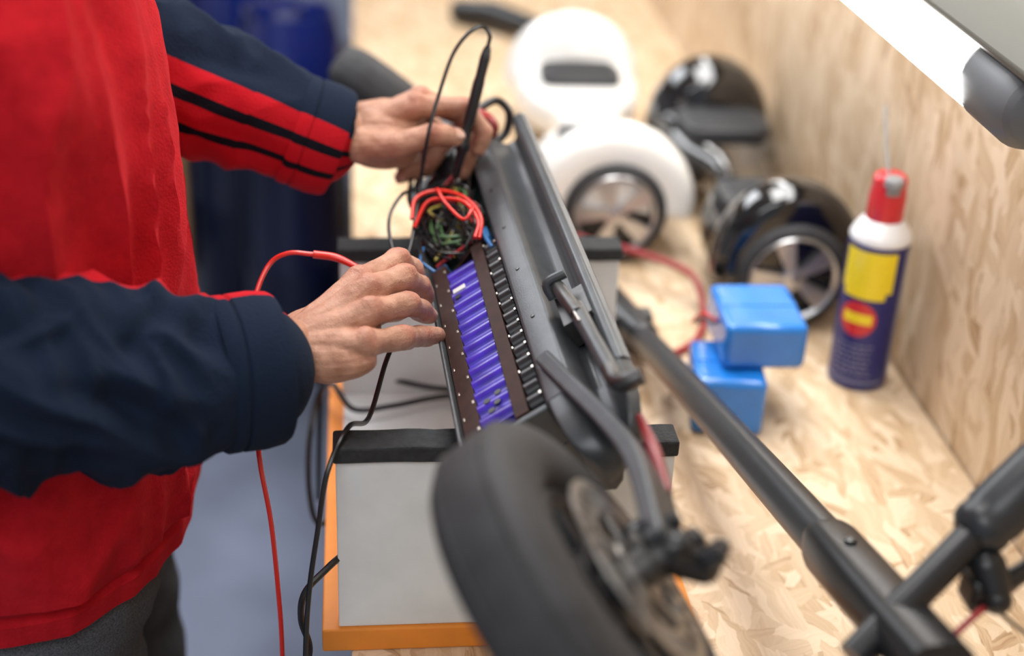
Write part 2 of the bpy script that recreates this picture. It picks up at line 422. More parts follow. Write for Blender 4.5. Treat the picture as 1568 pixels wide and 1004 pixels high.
m.tube([D(.010,.285,.0),D(.004,.295,.008),D(.0,.31,.004)],.0014,'bluew',8,8)
m.obj('controller_wires',sc)
m=MB()
R_=[(.046,1.20,1.172),(.050,1.222,1.182),(.066,1.232,1.186),(.084,1.224,1.188),(.098,1.200,1.190),(.107,1.170,1.186),(.104,1.148,1.176)]
m.tube(R_,.0019,'redw',10,8)
m.tube([(.048,1.19,1.168),(.060,1.205,1.186),(.078,1.20,1.192),(.094,1.185,1.194),(.104,1.162,1.186),(.100,1.145,1.178)],.0019,'redw',10,8)
m.tube([(.072,1.235,1.182),(.070,1.215,1.195),(.076,1.185,1.194),(.090,1.158,1.190),(.098,1.165,1.196),(.100,1.19,1.190)],.0016,'redw',10,8)
m.tube([D(.060,.335,-.005),D(.063,.325,.002),D(.063,.305,-.002),D(.066,.28,-.006)],.0020,'bluew',8,8)
m.obj('red_battery_leads',sc)
m=MB(); KS=-.062
def K(u,y,w): return D(u,y+KS,w)
m.box((.106,.130),(.128,.172),(-.014,.008),'dsteel',K)
m.tube([K(.114,.170,.016),K(.117,.145,.020),K(.121,.115,.018)],.0058,'dsteel',12,6)
m.tube([K(.106,.170,.010),K(.108,.174,.022),K(.124,.174,.022)],.0040,'deck',10,6)
m.tube([K(.121,.128,.016),K(.124,.08,.014),K(.127,.035,.013)],[.0070,.0060,.0066],'deck',14,8)
m.tube([K(.127,.038,.013),K(.128,.018,.013),K(.135,.008,.014),K(.146,.006,.014)],[.0066,.006,.0068,.006],'dsteel',12,8)
m.tube([K(.117,.150,.024),K(.121,.10,.021)],.0012,'steel',8,4)
m.obj('kickstand',sc,bevel=.001)
# rear wheel
AW=rad(40)
nW=V((math.cos(AW),0.0,math.sin(AW))); nW=Matrix.Rotation(rad(2.3),3,'Z')@nW
CW=V((.129,.648,1.168)); RW=.121
def tyre(m,C,n,R,hw,k='rubber'):
    pr=[]
    for i in range(28):
        t=2*math.pi*i/28; cr=math.cos(t); sr=math.sin(t)
        rr_=R-.027+ (.027*abs(cr)**.75*(1 if cr>0 else -1)); hh=hw*abs(sr)**.7*(1 if sr>0 else -1)
        pr.append((rr_,hh))
    m.lathe(pr,C,n,k,72,closed=True)
m=MB(); tyre(m,CW,nW,RW,.031)
for off in (-.016,-.0055,.0055,.016):
    m.lathe([(RW-.0024,off-.0014),(RW-.0002,off-.001),(RW-.0002,off+.001),(RW-.0024,off+.0014)],CW,nW,'rubber',72,closed=True)
m.obj('rear_tyre',sc)
m=MB()
m.lathe([(.067,-.022),(.072,-.018),(.067,-.010),(.067,.010),(.072,.018),(.067,.022),(.058,.020),(.054,.010),(.034,.008),(.034,.020),(.016,.022),(.016,-.022),(.034,-.020),(.034,-.008),(.054,-.010),(.058,-.020)],CW,nW,'black',64,closed=True)
a,b_,d=basis(nW)
for i in range(6):
    t=2*math.pi*i/6+.3; r_=a*math.cos(t)+b_*math.sin(t); q=d.cross(r_)
    c=[CW+r_*rr_+q*(w_*s_)+d*h for rr_,w_ in ((.030,.008),(.060,.006)) for s_ in (-1,1) for h in (-.012,.018)]
    m.add(c,[(0,1,3,2),(4,6,7,5),(0,4,5,1),(2,3,7,6),(0,2,6,4),(1,5,7,3)],'deck2')
m.obj('rear_rim',sc,bevel=.001)
m=MB()
OR=CW+nW*.036
m.lathe([(.040,0),(.045,0),(.045,.002),(.040,.002)],OR,nW,'steel',64,closed=True)
m.lathe([(.057,0),(.064,0),(.064,.002),(.057,.002)],OR,nW,'steel',64,closed=True)
m.lathe([(.014,0),(.022,0),(.022,.003),(.014,.003)],OR,nW,'steel',48,closed=True)
for i in range(24):
    t=2*math.pi*i/24; r_=a*math.cos(t)+b_*math.sin(t); q=d.cross(r_)
    c=[OR+r_*rr_+q*(w_+s_*.0022)+d*h for rr_,w_ in ((.044,0),(.058,.006)) for s_ in (-1,1) for h in (0,.002)]
    m.add(c,[(0,1,3,2),(4,6,7,5),(0,4,5,1),(2,3,7,6),(0,2,6,4),(1,5,7,3)],'steel')
for i in range(5):
    t=2*math.pi*i/5; r_=a*math.cos(t)+b_*math.sin(t); q=d.cross(r_)
    c=[OR+r_*rr_+q*(w_+s_*.004)+d*h for rr_,w_ in ((.020,0),(.042,.010)) for s_ in (-1,1) for h in (0,.002)]
    m.add(c,[(0,1,3,2),(4,6,7,5),(0,4,5,1),(2,3,7,6),(0,2,6,4),(1,5,7,3)],'steel')
m.obj('brake_rotor',sc)
m=MB()
ax0=CW+nW*.037
m.lathe([(.012,-.014),(.012,.012),(.009,.014),(.009,.022),(.005,.023),(.005,.036)],ax0,nW,'dsteel',20)
m.lathe([(.012,0),(.012,.012),(.008,.014),(.005,.03)],CW-nW*.024,-nW,'dsteel',20)
m.obj('axle',sc)
m=MB()
def armpath(P,w,h,k):
    P=catmull(P,8); rings=[]
    for i,p in enumerate(P):
        t=(P[min(i+1,len(P)-1)]-P[max(i-1,0)]).normalized()
        s1=(nW-t*nW.dot(t)).normalized(); s2=t.cross(s1)
        rings.append([p+s1*h+s2*w,p-s1*h+s2*w,p-s1*h-s2*w,p+s1*h-s2*w])
    m.loft(rings,k)
endR=CW+nW*.058
armpath([D(.084,.045,-.006),D(.096,-.005,-.004),D(.112,-.070,-.004),endR+V((.002,.080,.0)),endR],.016,.0065,'deck')
armpath([D(.012,.0,-.022),D(.010,-.03,-.026),CW-nW*.043+V((0,.06,0)),CW-nW*.043],.011,.005,'deck')
m.obj('swing_arms',sc,True,bevel=.003,bseg=3)
m=MB()
m.tube([D(.130,-.062,-.010),endR+V((.012,.105,.0)),endR+nW*.002+V((.012,.065,-.006))],[.003,.0045,.003],'redplastic',12,6)
m.obj('red_reflector',sc)
m=MB()
for off,r_,h in ((V((.0,-.002,0)),.010,.012),(V((.014,.010,-.004)),.008,.010),(V((.020,-.012,.0)),.007,.012),(V((.004,.022,.002)),.006,.008),(V((-.014,.01,.004)),.006,.010),(V((.028,.004,-.006)),.006,.010)):
    m.lathe([(r_,0),(r_,h*.7),(r_*.8,h)],endR+off,nW,'black',8)
    m.lathe([(r_*.5,h),(r_*.5,h*1.15)],endR+off,nW,'dsteel',6)
m.chain([(*(endR+V((-.01,.03,-.012))),.011),(*(endR+V((.004,.0,-.004))),.012),(*(endR+V((.022,-.004,-.010))),.010)],'black',12)
m.tube([endR+V((.02,0,0)),endR+V((.036,.012,-.02)),endR+V((.02,.04,-.05))],.0025,'black',8,8)
m.obj('brake_caliper',sc)
m=MB()
m.chain([(*D(.05,.49,-.012),.026),(.098,1.42,1.165,.024),(.085,1.50,1.150,.020)],'deck2',20)
m.lathe([(.018,0),(.023,.002),(.023,.010),(.018,.012)],D(.088,.505,.010),(.25,.8,.35),'dredw',24)
m.chain([(*D(.075,.50,.006),.014),(*D(.090,.515,.018),.012)],'black',14)
m.tube([(.118,1.375,1.215),(.138,1.385,1.222),(.152,1.385,1.210),(.150,1.382,1.190),(.138,1.375,1.180)],.0042,'black',10,8)
m.tube([(.085,1.50,1.150),(.075,1.56,1.14),(.070,1.62,1.12),(.068,1.70,1.10)],[.016,.011,.010,.009],'deck2',12,8)
m.tube([(.085,1.50,1.150),(.02,1.56,1.12),(.005,1.62,1.10),(.006,1.70,1.085)],[.016,.011,.010,.009],'deck2',12,8)
m.obj('steering_neck_and_fork',sc)
m=MB(); nF=V((.62,.30,.72)).normalized(); CF=V((.050,1.655,1.115)); tyre(m,CF,nF,.100,.028)
m.lathe([(.070,-.018),(.070,.018),(.05,.014),(.02,.022),(.006,.030),(.006,-.030),(.02,-.022),(.05,-.014)],CF,nF,'black',48,closed=True)
m.obj('front_wheel',sc)

# ------------------------------------------------------------ folded stem + handlebar
hs=empty('scooter_handlebar_stem')
m=MB()
s0=V((.318,1.40,.935)); s1=V((.334,.655,1.130)); dS=(s1-s0).normalized()
m.tube([s0,s0.lerp(s1,.5),s0.lerp(s1,.82)],[.0155,.0165,.0175],'deck2',24,4)
m.obj('stem_tube',hs)
m=MB()
xa,xb,_=basis(dS)
def onS(t,a_=0,b2=0): return s0.lerp(s1,t)+xa*a_+xb*b2
rings=[]
for t,w_,h in ((.80,.0185,.0185),(.815,.0205,.020),(.90,.0215,.019),(1.0,.0215,.018),(1.06,.021,.018)):
    c=onS(t); rings.append([c+xa*(h*math.copysign(abs(math.sin(q))**.7,math.sin(q)))+xb*(w_*math.copysign(abs(math.cos(q))**.7,math.cos(q))) for q in [2*math.pi*i/24 for i in range(24)]])
m.loft(rings,'black')
m.lathe([(.0045,0),(.0045,.002),(.003,.003)],onS(.86,.0195,0),xa,'dsteel',12); m.lathe([(.0045,0),(.0045,.002),(.003,.003)],onS(.97,.0185,0),xa,'dsteel',12)
m.obj('stem_clamp',hs)
m=MB()
m.chain([(.292,1.535,.926,.020),(.303,1.46,.930,.023),(.318,1.405,.935,.019)],'black',16)
m.box((.285,.335),(1.43,1.455),(.903,.948),'black'); m.box((.280,.305),(1.50,1.60),(.905,.930),'dsteel')
m.lathe([(.008,0),(.008,.060)],(.275,1.44,.935),(1,0,.1),'dsteel',16)
m.obj('folding_hinge',hs,bevel=.003)
m=MB()
h0=V((.300,.655,1.115)); h1=V((.387,.704,1.172)); h2=V((.52,.77,1.258))
m.tube([h0,h0.lerp(h1,.5),h1],.0112,'black',20,3)
m.obj('handlebar_tube',hs)
m=MB(); dh=(h2-h1).normalized()
L_=(h2-h1).length
m.lathe([(.013,-.006),(.0185,0),(.0195,.006),(.0185,.012),(.0200,.016),(.0205,L_-.01),(.018,L_)],h1,dh,'deck2',28)
m.obj('grip',hs)
m=MB()
m.chain([(.392,.690,1.155,.013),(.396,.676,1.140,.010)],'black',14)
m.tube([(.392,.680,1.142),(.43,.700,1.150),(.48,.725,1.175),(.54,.75,1.205)],[.008,.006,.005,.006],'black',12,6)
m.box((.380,.402),(.676,.70),(1.128,1.150),'black')
m.obj('brake_lever',hs,bevel=.003)
m=MB()
m.tube([(.300,.70,1.06),(.300,.672,1.066),(.312,.655,1.075),(.34,.64,1.085)],.0026,'dredw',8,8)
m.tube([(.335,.650,1.115),(.36,.662,1.118),(.385,.672,1.135),(.42,.70,1.13)],.0024,'dredw',8,8)
m.tube([(.395,.672,1.135),(.415,.668,1.12),(.44,.66,1.11)],.0014,'black',8,8)
m.obj('control_cables',hs)

# ------------------------------------------------------------ hoverboards
def hoverboard(name,shell,cx,y0,y1,W=1.0,rot=0):
    e=empty(name)
    zc=.9+.0745; L_=(y1-y0)/2; cy=(y0+y1)/2
    m=MB(); rings=[]
    for t,hx,hz in ((-.80,.088,.040),(-.70,.095,.043),(-.45,.092,.040),(-.28,.078,.036),(-.12,.050,.032),(0,.044,.030),(.12,.050,.032),(.28,.078,.036),(.45,.092,.040),(.70,.095,.043),(.80,.088,.040)):
        rings.append([V((W*hx*math.copysign(abs(math.cos(q))**.6,math.cos(q)),t*L_,hz*math.copysign(abs(math.sin(q))**.6,math.sin(q)))) for q in [2*math.pi*i/32 for i in range(32)]])
    m.loft(rings,shell)
    for s_ in (-1,1):
        prof=[(.0,-.055),(.055,-.054),(.084,-.044),(.099,-.022),(.104,0),(.102,.020),(.092,.034),(.078,.038),(.0,.038)]
        seg=40; rr2=[]
        for i in range(seg+1):
            q=rad(-8)+rad(196)*i/seg
            rr2.append([V((W*r_*math.cos(q),s_*(L_*.80+h),r_*math.sin(q)*1.06-.002)) for r_,h in prof[1:-1]]+[V((0,s_*(L_*.80+.038),0)),V((0,s_*(L_*.80-.055),0))])
        m.loft(rr2,shell)
    o=organic(m,'shell',.0035,5,e,shell)
    m=MB()
    for s_ in (-1,1):
        pr=[V((.062*math.copysign(abs(math.cos(q))**.5,math.cos(q)),s_*L_*.46+.050*math.copysign(abs(math.sin(q))**.5,math.sin(q)),0)) for q in [2*math.pi*i/32 for i in range(32)]]
        m.loft([[p+V((0,0,.030)) for p in pr],[p+V((0,0,.0465)) for p in pr],[V((p.x*.93,s_*L_*.46+(p.y-s_*L_*.46)*.93,.0485)) for p in pr]],'pad')
        for i in range(6):
            m.box((-.05,.05),(s_*L_*.46-.04+i*.015,s_*L_*.46-.036+i*.015),(.047,.050),'pad')
    m.obj('foot_pads',e)
    for s_ in (-1,1):
        m=MB(); C=V((0,s_*(L_*.80+.024),-.0035)); n=V((0,s_,0))
        m2=[]
        for i in range(24):
            t=2*math.pi*i/24; m2.append((.0585+.0115*math.cos(t),.024*math.copysign(abs(math.sin(t))**.7,math.sin(t))))
        m.lathe(m2,C,n,'rubber',48,closed=True)
        m.lathe([(.052,-.02),(.052,.017),(.048,.021),(.046,.012),(.012,.012),(.012,-.02)],C,n,'black',48)
        m.lathe([(.049,.010),(.049,.021),(.053,.025),(.057,.020)],C,n,'alloy',48,cap=False)
        a,b_,d=basis(n)
        for i in range(5):
            t=2*math.pi*i/5+.3; r_=a*math.cos(t)+b_*math.sin(t); q=d.cross(r_)
            c=[C+r_*rr_+q*(w_*k2)+d*h for rr_,w_ in ((.008,.005),(.050,.0125)) for k2 in (-1,1) for h in (.010,.0225)]
            m.add(c,[(0,1,3,2),(4,6,7,5),(0,4,5,1),(2,3,7,6),(0,2,6,4),(1,5,7,3)],'alloy')
        m.lathe([(.014,.012),(.014,.022),(.010,.024)],C,n,'alloy',24)
        m.obj('wheel_%s'%('near' if s_<0 else 'far'),e)
    m=MB()
    for s_ in (-1,1):
        for x in (-.055,.055):
            m.ball((x*W,s_*L_*.42,.0),(.022,.02,.016),'dsteel',12)
    m.obj('side_lights',e)
    e.location=(cx,cy,zc); e.rotation_euler=(0,0,rot)
    return e
hoverboard('white_hoverboard','hbwhite',.335,1.650,2.28,1.06,rad(-1.6))
hoverboard('black_hoverboard','blackgloss',.514,1.462,2.05,.90,rad(-1))

# ------------------------------------------------------------ spray can
e=empty('spray_can'); C=V((.562,1.365,.9))
m=MB(); R_=.033
m.lathe([(.030,0),(R_,.002),(R_,.004),(R_,.178)],C,(0,0,1),'canblue',48)
m.lathe([(R_,.176),(R_+.0006,.178),(R_+.0006,.180),(.031,.186),(.024,.197),(.0205,.200)],C,(0,0,1),'canwht',48,cap=False)
m.obj('can_body',e)
def patch(m,a0,a1,z0,z1,k,rr=.0334,n=18,ell=False):
    vs=[];fs=[]
    if ell:
        zc=(z0+z1)/2; ac=(a0+a1)/2; vs.append(C+V((rr*math.cos(ac),rr*math.sin(ac),zc)))
        N1=4
        for j in range(1,N1+1):
            for i in range(28):
                t=2*math.pi*i/28; aa=ac+(a1-a0)/2*math.cos(t)*j/N1; vs.append(C+V((rr*math.cos(aa),rr*math.sin(aa),zc+(z1-z0)/2*math.sin(t)*j/N1)))
        fs=[(0,1+i,1+(i+1)%28) for i in range(28)]
        for j in range(N1-1):
            for i in range(28): fs.append((1+j*28+i,1+j*28+(i+1)%28,1+(j+1)*28+(i+1)%28,1+(j+1)*28+i))
    else:
        for i in range(n+1):
            aa=a0+(a1-a0)*i/n
            for z in (z0,z1): vs.append(C+V((rr*math.cos(aa),rr*math.sin(aa),z)))
        fs=[(2*i,2*i+2,2*i+3,2*i+1) for i in range(n)]
    m.add(vs,fs,k)
cdir=math.atan2(-C.y,-C.x)
m=MB()
patch(m,cdir-1.15,cdir+.72,.122,.170,'canyel')
patch(m,cdir-1.0,cdir+.50,.114,.1225,'canyel')
patch(m,cdir-.95,cdir+.35,.068,.110,'canred',.0335,ell=True)
patch(m,cdir-.80,cdir+.20,.084,.096,'canyel',.0337)
patch(m,cdir-1.2,cdir+.9,.010,.012,'cantxt')
patch(m,cdir+1.15,cdir+1.6,.02,.17,'cantxt',.0333)
rnd=random.Random(2)
for i in range(7):
    z=.020+i*.006; a0=cdir-.9
    while a0<cdir+.3:
        w_=rnd.uniform(.06,.22); patch(m,a0,a0+w_,z,z+.0014,'cantxt',.0335,3); a0+=w_+.08
m.obj('can_label',e)
m=MB()
m.lathe([(.019,.196),(.0200,.200),(.0200,.226),(.0185,.236),(.0185,.246),(.015,.250)],C,(0,0,1),'canred',32)
m.lathe([(.010,.243),(.0105,.251),(.008,.2535)],C+V((-.003,-.006,0)),(0,-.05,1),'grey',20)
m.box((C.x-.009,C.x+.005),(C.y-.0205,C.y-.012),(C.z+.232,C.z+.2525),'grey')
m.tube([C+V((-.004,-.002,.249)),C+V((.004,.04,.27)),C+V((.016,.09,.295))],.0016,'grey',8,3)
m.obj('spray_cap_and_straw',e,bevel=.0008)

# ------------------------------------------------------------ blue battery packs
def pack(name,c,size,rz,z0):
    e=empty(name)
    m=MB(); sx,sy,sz=size
    m.box((-sx/2,sx/2),(-sy/2,sy/2),(0,sz),'batt'); o=m.obj('shrink_wrapped_block',e,bevel=.008,bseg=4)
    m=MB()
    m.box((-sx/2+.004,sx/2-.004),(-.004,.004),(sz+.0000,sz+.0008),'batt')
    m.tube([V((-sx/2,0,sz*.6)),V((-sx/2-.012,.008,sz*.7)),V((-sx/2-.018,.03,sz*.3)),V((-sx/2-.012,.05,.004))],.0018,'redw',8,6)
    m.tube([V((-sx/2,.004,sz*.5)),V((-sx/2-.010,.016,sz*.5)),V((-sx/2-.012,.036,sz*.2)),V((-sx/2-.004,.05,.003))],.0018,'black',8,6)
    m.obj('leads_and_seam',e)
    e.location=(c[0],c[1],z0); e.rotation_euler=(0,0,rz)
pack('battery_pack',(.388,1.292),(.076,.094,.066),rad(-8),.9005)
pack('battery_pack.001',(.421,1.318),(.088,.104,.052),rad(-2),.9680)
# ------------------------------------------------------------ wall lamp
e=empty('fluorescent_wall_lamp')
m=MB(); m.lathe([(.021,0),(.021,1.25)],(.512,1.095,1.338),(0,1,0),'tube',24); m.obj('tube',e)
m=MB()
poly=[(.533,1.330),(.545,1.330),(.560,1.345),(.610,1.352),(.612,1.425),(.545,1.425),(.515,1.400),(.500,1.378),(.505,1.370),(.524,1.372)]
m.prism(poly,.96,2.36,lambda x,y,z:V((x,y,z)),'lampg'); m.obj('housing',e,True,bevel=.003)
m=MB(); m.lathe([(.022,-.004),(.032,0),(.036,.012),(.036,.075),(.030,.094),(.012,.104)],(.530,1.105,1.342),(0,-1,0),'lampcap',32)
m.lathe([(.03,0),(.034,.01),(.034,.04),(.010,.05)],(.525,2.335,1.340),(0,1,0),'lampcap',32)
m.obj('end_caps',e,bevel=.004)

# ------------------------------------------------------------ cables
m=MB(); m.tube([(.215,1.60,.99),(.247,1.640,.96),(.30,1.640,.945),(.346,1.610,.945),(.405,1.555,.94),(.412,1.50,.915),(.395,1.45,.908),(.365,1.42,.906),(.345,1.40,.91)],.0045,'dredw',12,10); m.obj('thick_red_cable')
m=MB()
m.tube([(.030,1.06,1.128),(.019,1.035,1.115),(.004,.995,1.085),(-.012,.945,1.108),(-.028,.912,1.088),(-.036,.905,1.04),(-.044,.90,.985),(-.048,.885,.93),(-.052,.87,.80),(-.06,.86,.55)],.0022,'black',8,8)
m.obj('black_test_cable')
m=MB(); m.tube([(.16,1.27,.945),(.083,1.262,.945),(.03,1.245,.945),(-.01,1.24,.945),(-.032,1.275,.955),(-.047,1.29,.93),(-.056,1.25,.90),(-.055,1.20,.87),(-.045,1.17,.855),(-.02,1.19,.86)],.0030,'black',8,8)
m.tube([(.16,1.262,.950),(.08,1.28,.944),(.03,1.30,.944),(-.01,1.31,.948),(-.035,1.33,.955),(-.045,1.32,.92),(-.05,1.29,.80)],.0028,'black',8,8)
m.obj('power_cord')
m=MB(); m.tube([(-.020,.934,.992),(-.030,.925,.988),(-.048,.915,.972),(-.052,.915,.945),(-.046,.915,.915),(-.052,.905,.89),(-.056,.90,.86),(-.05,.90,.70)],.0028,'black',8,8); m.obj('power_cord.001')
m=MB(); m.tube([(.005,1.095,1.168),(-.02,1.108,1.176),(-.041,1.108,1.180)],[.0022,.0034,.0034],'redw',10,6)
m.tube([(-.041,1.108,1.180),(-.063,1.110,1.180),(-.080,1.108,1.168),(-.092,1.085,1.140),(-.093,1.03,1.10),(-.085,.975,1.090),(-.081,.95,1.070),(-.075,.95,1.016),(-.072,.95,.95),(-.071,.95,.877),(-.075,.955,.70),(-.09,.96,.45)],.0021,'redw',8,8)
m.obj('red_test_lead')
e=empty('multimeter_probe')
pt=V((.1205,1.300,1.305)); pb=V((.086,1.268,1.168)); dp=pb-pt; Lp=dp.length
m=MB(); m.lathe([(.0025,0),(.0040,.004),(.0052,.012),(.0048,.030),(.0056,.036),(.0056,.070),(.0048,.078),(.0058,.092),(.0070,.096),(.0068,.100),(.0048,.104),(.0042,Lp-.022),(.0028,Lp-.016)],pt,dp,'black',20)
m.lathe([(.0044,Lp-.040),(.0044,Lp-.030)],pt,dp,'grey',16)
m.lathe([(.0011,Lp-.018),(.0011,Lp-.002),(.0002,Lp+.002)],pt,dp,'nickel',10); m.obj('probe_body',e)
m=MB(); m.tube([pt,(.1215,1.300,1.315),(.114,1.298,1.3235),(.100,1.292,1.318),(.086,1.285,1.300),(.074,1.27,1.270),(.0625,1.245,1.238),(.054,1.235,1.185),(.046,1.18,1.162),(.036,1.13,1.150),(.034,1.10,1.14)],.0019,'black',10,10); m.obj('probe_lead',e)
m=MB(); m.tube([(.050,1.26,1.175),(.038,1.242,1.178),(.026,1.22,1.165),(.027,1.18,1.155),(.036,1.14,1.145)],.0017,'black',8,8); m.obj('thin_black_wire')

# ------------------------------------------------------------ technician
man=empty('repair_technician')
m=MB(); rings=[]; cx,cy=-.290,1.10
LV=[(.944,.128,.200,0),(.948,.136,.209,0),(.968,.139,.212,0),(.974,.135,.208,0),(.985,.141,.215,0),(1.02,.146,.219,0),(1.10,.145,.216,0),(1.20,.140,.212,0),(1.30,.137,.214,0),(1.37,.130,.216,0),(1.42,.118,.205,0),(1.455,.096,.160,.01),(1.485,.072,.095,.02),(1.50,.064,.075,.025),(1.52,.062,.070,.03),(1.54,.058,.066,.035)]
dz=[]
for i in range(len(LV)-1):
    n=max(1,int((LV[i+1][0]-LV[i][0])/.005))
    for k in range(n): dz.append(tuple(LV[i][j]+(LV[i+1][j]-LV[i][j])*k/n for j in range(4)))
dz.append(LV[-1])
for (z,rx,ry,ox) in dz:
    ring=[]
    for i in range(200):
        q=2*math.pi*i/200; cq=math.cos(q); sq=math.sin(q)
        f=.015*noise.noise((cq*2.2, sq*3.0+z*1.5, z*3.0)) + .013*(.5-2*abs(noise.noise((cq*3+z*2,sq*4-z*4.5,z*3.2)))) +.0015*noise.noise((cq*16,sq*16,z*30))
        if z<.98: f*=.3
        c=math.copysign(abs(cq)**.88,cq); s_=math.copysign(abs(sq)**.88,sq)
        ring.append(V((cx+ox+(rx+f)*c,cy+(ry+f)*s_,z)))
    rings.append(ring)
m.loft(rings,'red'); m.obj('fleece_body',man)
def sleeve(name,pts,cuffd,cuffr,mk,seed,refv,vox=.0035,amp=.006,diag=1.2,mirror=False):
    m=MB(); m.chain(pts,mk,24)
    o=organic(m,name,vox,8,man,mk); me=o.data; c=getco(me); nn=getno(me)
    P=np.array([p[:3] for p in pts]); seg=P[1:]-P[:-1]; L=np.linalg.norm(seg,axis=1); cum=np.concatenate([[0],np.cumsum(L)])
    def angles(c):
        best=np.full(len(c),1e9); S=np.zeros(len(c)); off=np.zeros_like(c); ax=np.zeros_like(c)
        for i in range(len(seg)):
            t=((c-P[i])@seg[i])/L[i]**2; t=np.clip(t,0,1 if i<len(seg)-1 else 3); q=P[i]+t[:,None]*seg[i]; dd=np.linalg.norm(c-q,axis=1)
            k=dd<best; best[k]=dd[k]; S[k]=cum[i]+t[k]*L[i]; off[k]=(c-q)[k]; ax[k]=seg[i]/L[i]
        r0=np.array(refv,float); a=r0-ax*(ax@r0)[:,None]; a/=np.linalg.norm(a,axis=1)[:,None]; b=np.cross(ax,a)
        return S,np.arctan2((off*b).sum(1),(off*a).sum(1))
    def norm(an):
        v=(an+math.pi)/(2*math.pi)
        return 1.12-v if mirror else v
    S,ang=angles(c); tot=cum[-1]
    setattr_f(me,'ang',norm(ang))
    for i in range(len(c)):
        s=S[i]; an=ang[i]; ca=math.cos(an); sa=math.sin(an)
        damp=min(1,max(.0,(tot-s-.005)/.05))
        w1=noise.noise((s*6,ca,sa+seed))
        f=noise.noise((s*20+diag*ca*.9+w1*1.2,ca*.8-s*6,sa*.8+seed)); f=.5-abs(f)*2.2
        f2=noise.noise((s*38-diag*sa,ca*1.3+seed,sa*1.3)); f2=.4-abs(f2)*2
        g=noise.noise((s*8,ca*1.4+seed,sa*1.4))
        c[i]+=nn[i]*(amp*damp*(.8*f+.3*f2+.8*g))
    setco(me,c)
    m=MB(); d=V(cuffd).normalized(); p=V(pts[-1][:3])-d*.006; r=cuffr
    k=mk
    m.lathe([(r-.006,-.016),(r-.0005,-.016),(r+.0022,-.012),(r+.0022,-.004),(r+.0004,-.002),(r+.0024,0),(r+.003,.016),(r+.0012,.029),(r-.001,.0325),(r-.005,.031),(r-.008,.0)],p,d,k,64,closed=True)
    oc=m.obj(name+'_cuff',man)
    if k=='stripe':
        S,an=angles(getco(oc.data)); setattr_f(oc.data,'ang',norm(an))
    return o
sleeve('right_sleeve',[(-.345,.905,1.425,.075),(-.360,.865,1.32,.078),(-.350,.850,1.235,.080),(-.300,.866,1.196,.079),(-.235,.888,1.183,.073),(-.160,.914,1.170,.064),(-.090,.936,1.164,.055)],(.93,.33,-.05),.057,'stripe',1.3,(0,0,1),amp=.018,mirror=True)
ls=sleeve('left_sleeve',[(-.34,1.27,1.43,.078),(-.275,1.325,1.345,.074),(-.225,1.335,1.285,.070),(-.170,1.322,1.263,.067),(-.10,1.308,1.237,.058),(-.045,1.300,1.216,.049)],(.93,-.0,-.36),.0515,'stripe',4.1,(0,0,1),amp=.008,diag=.3)
m=MB()
m.chain([(-.29,1.02,.93,.115),(-.29,1.18,.93,.115)],'jeans'); m.chain([(-.30,1.00,.90,.108),(-.290,.99,.70,.088),(-.275,.985,.50,.068),(-.295,.985,.30,.064),(-.31,.985,.07,.058)],'jeans')
m.chain([(-.30,1.20,.90,.108),(-.285,1.215,.70,.088),(-.270,1.22,.50,.068),(-.29,1.225,.30,.064),(-.31,1.23,.07,.058)],'jeans')
o=organic(m,'jeans',.006,6,man,'jeans'); c=getco(o.data); nn=getno(o.data)
for i in range(len(c)):
    p=c[i]; c[i]+=nn[i]*(.010*noise.noise((p[0]*9,p[1]*9,p[2]*16))+.004*noise.noise((p[0]*20,p[1]*20,p[2]*40)))
setco(o.data,c)
m=MB()
for y in (.985,1.23):
    m.chain([(-.33,y,.055,.045),(-.26,y,.045,.042),(-.17,y,.035,.034)],'shoe',16); m.box((-.37,-.14),(y-.042,y+.042),(0.001,.022),'shoe')
organic(m,'shoes',.005,5,man,'shoe')
m=MB()
hc=V((-.205,1.10,1.665))
m.chain([(-.265,1.10,1.50,.058),(-.235,1.10,1.58,.056)],'skin')
m.ball(hc,(.098,.077,.108),'skin',28); m.ball(hc+V((.02,0,-.06)),(.068,.056,.062),'skin',24)
m.ball(hc+V((.070,0,-.095)),(.022,.026,.018),'skin',16)
m.chain([(*(hc+V((.094,0,.0))),.009),(*(hc+V((.112,0,-.032))),.013)],'skin',14)
m.ball(hc+V((.088,0,-.066)),(.012,.024,.007),'skin',14)
m.ball(hc+V((.084,0,.022)),(.012,.056,.008),'skin',14)
for s_ in (-1,1): m.ball(hc+V((-.005,s_*.078,-.01)),(.018,.008,.030),'skin',14)
o=organic(m,'head',.003,4,man,'skin')
o.data.attributes.new('knuckle','FLOAT','POINT')
m=MB()
for s_ in (-1,1): m.ball(hc+V((.084,s_*.031,.002)),(.011,.013,.009),'canwht',16); m.ball(hc+V((.093,s_*.031,.0)),(.004,.005,.005),'black',10)
m.obj('eyes',man)
m=MB(); m.ball(hc+V((-.016,0,.026)),(.098,.084,.098),'hair',28); m.ball(hc+V((-.05,0,-.03)),(.055,.070,.075),'hair',24)
organic(m,'hair',.004,2,man,'hair')

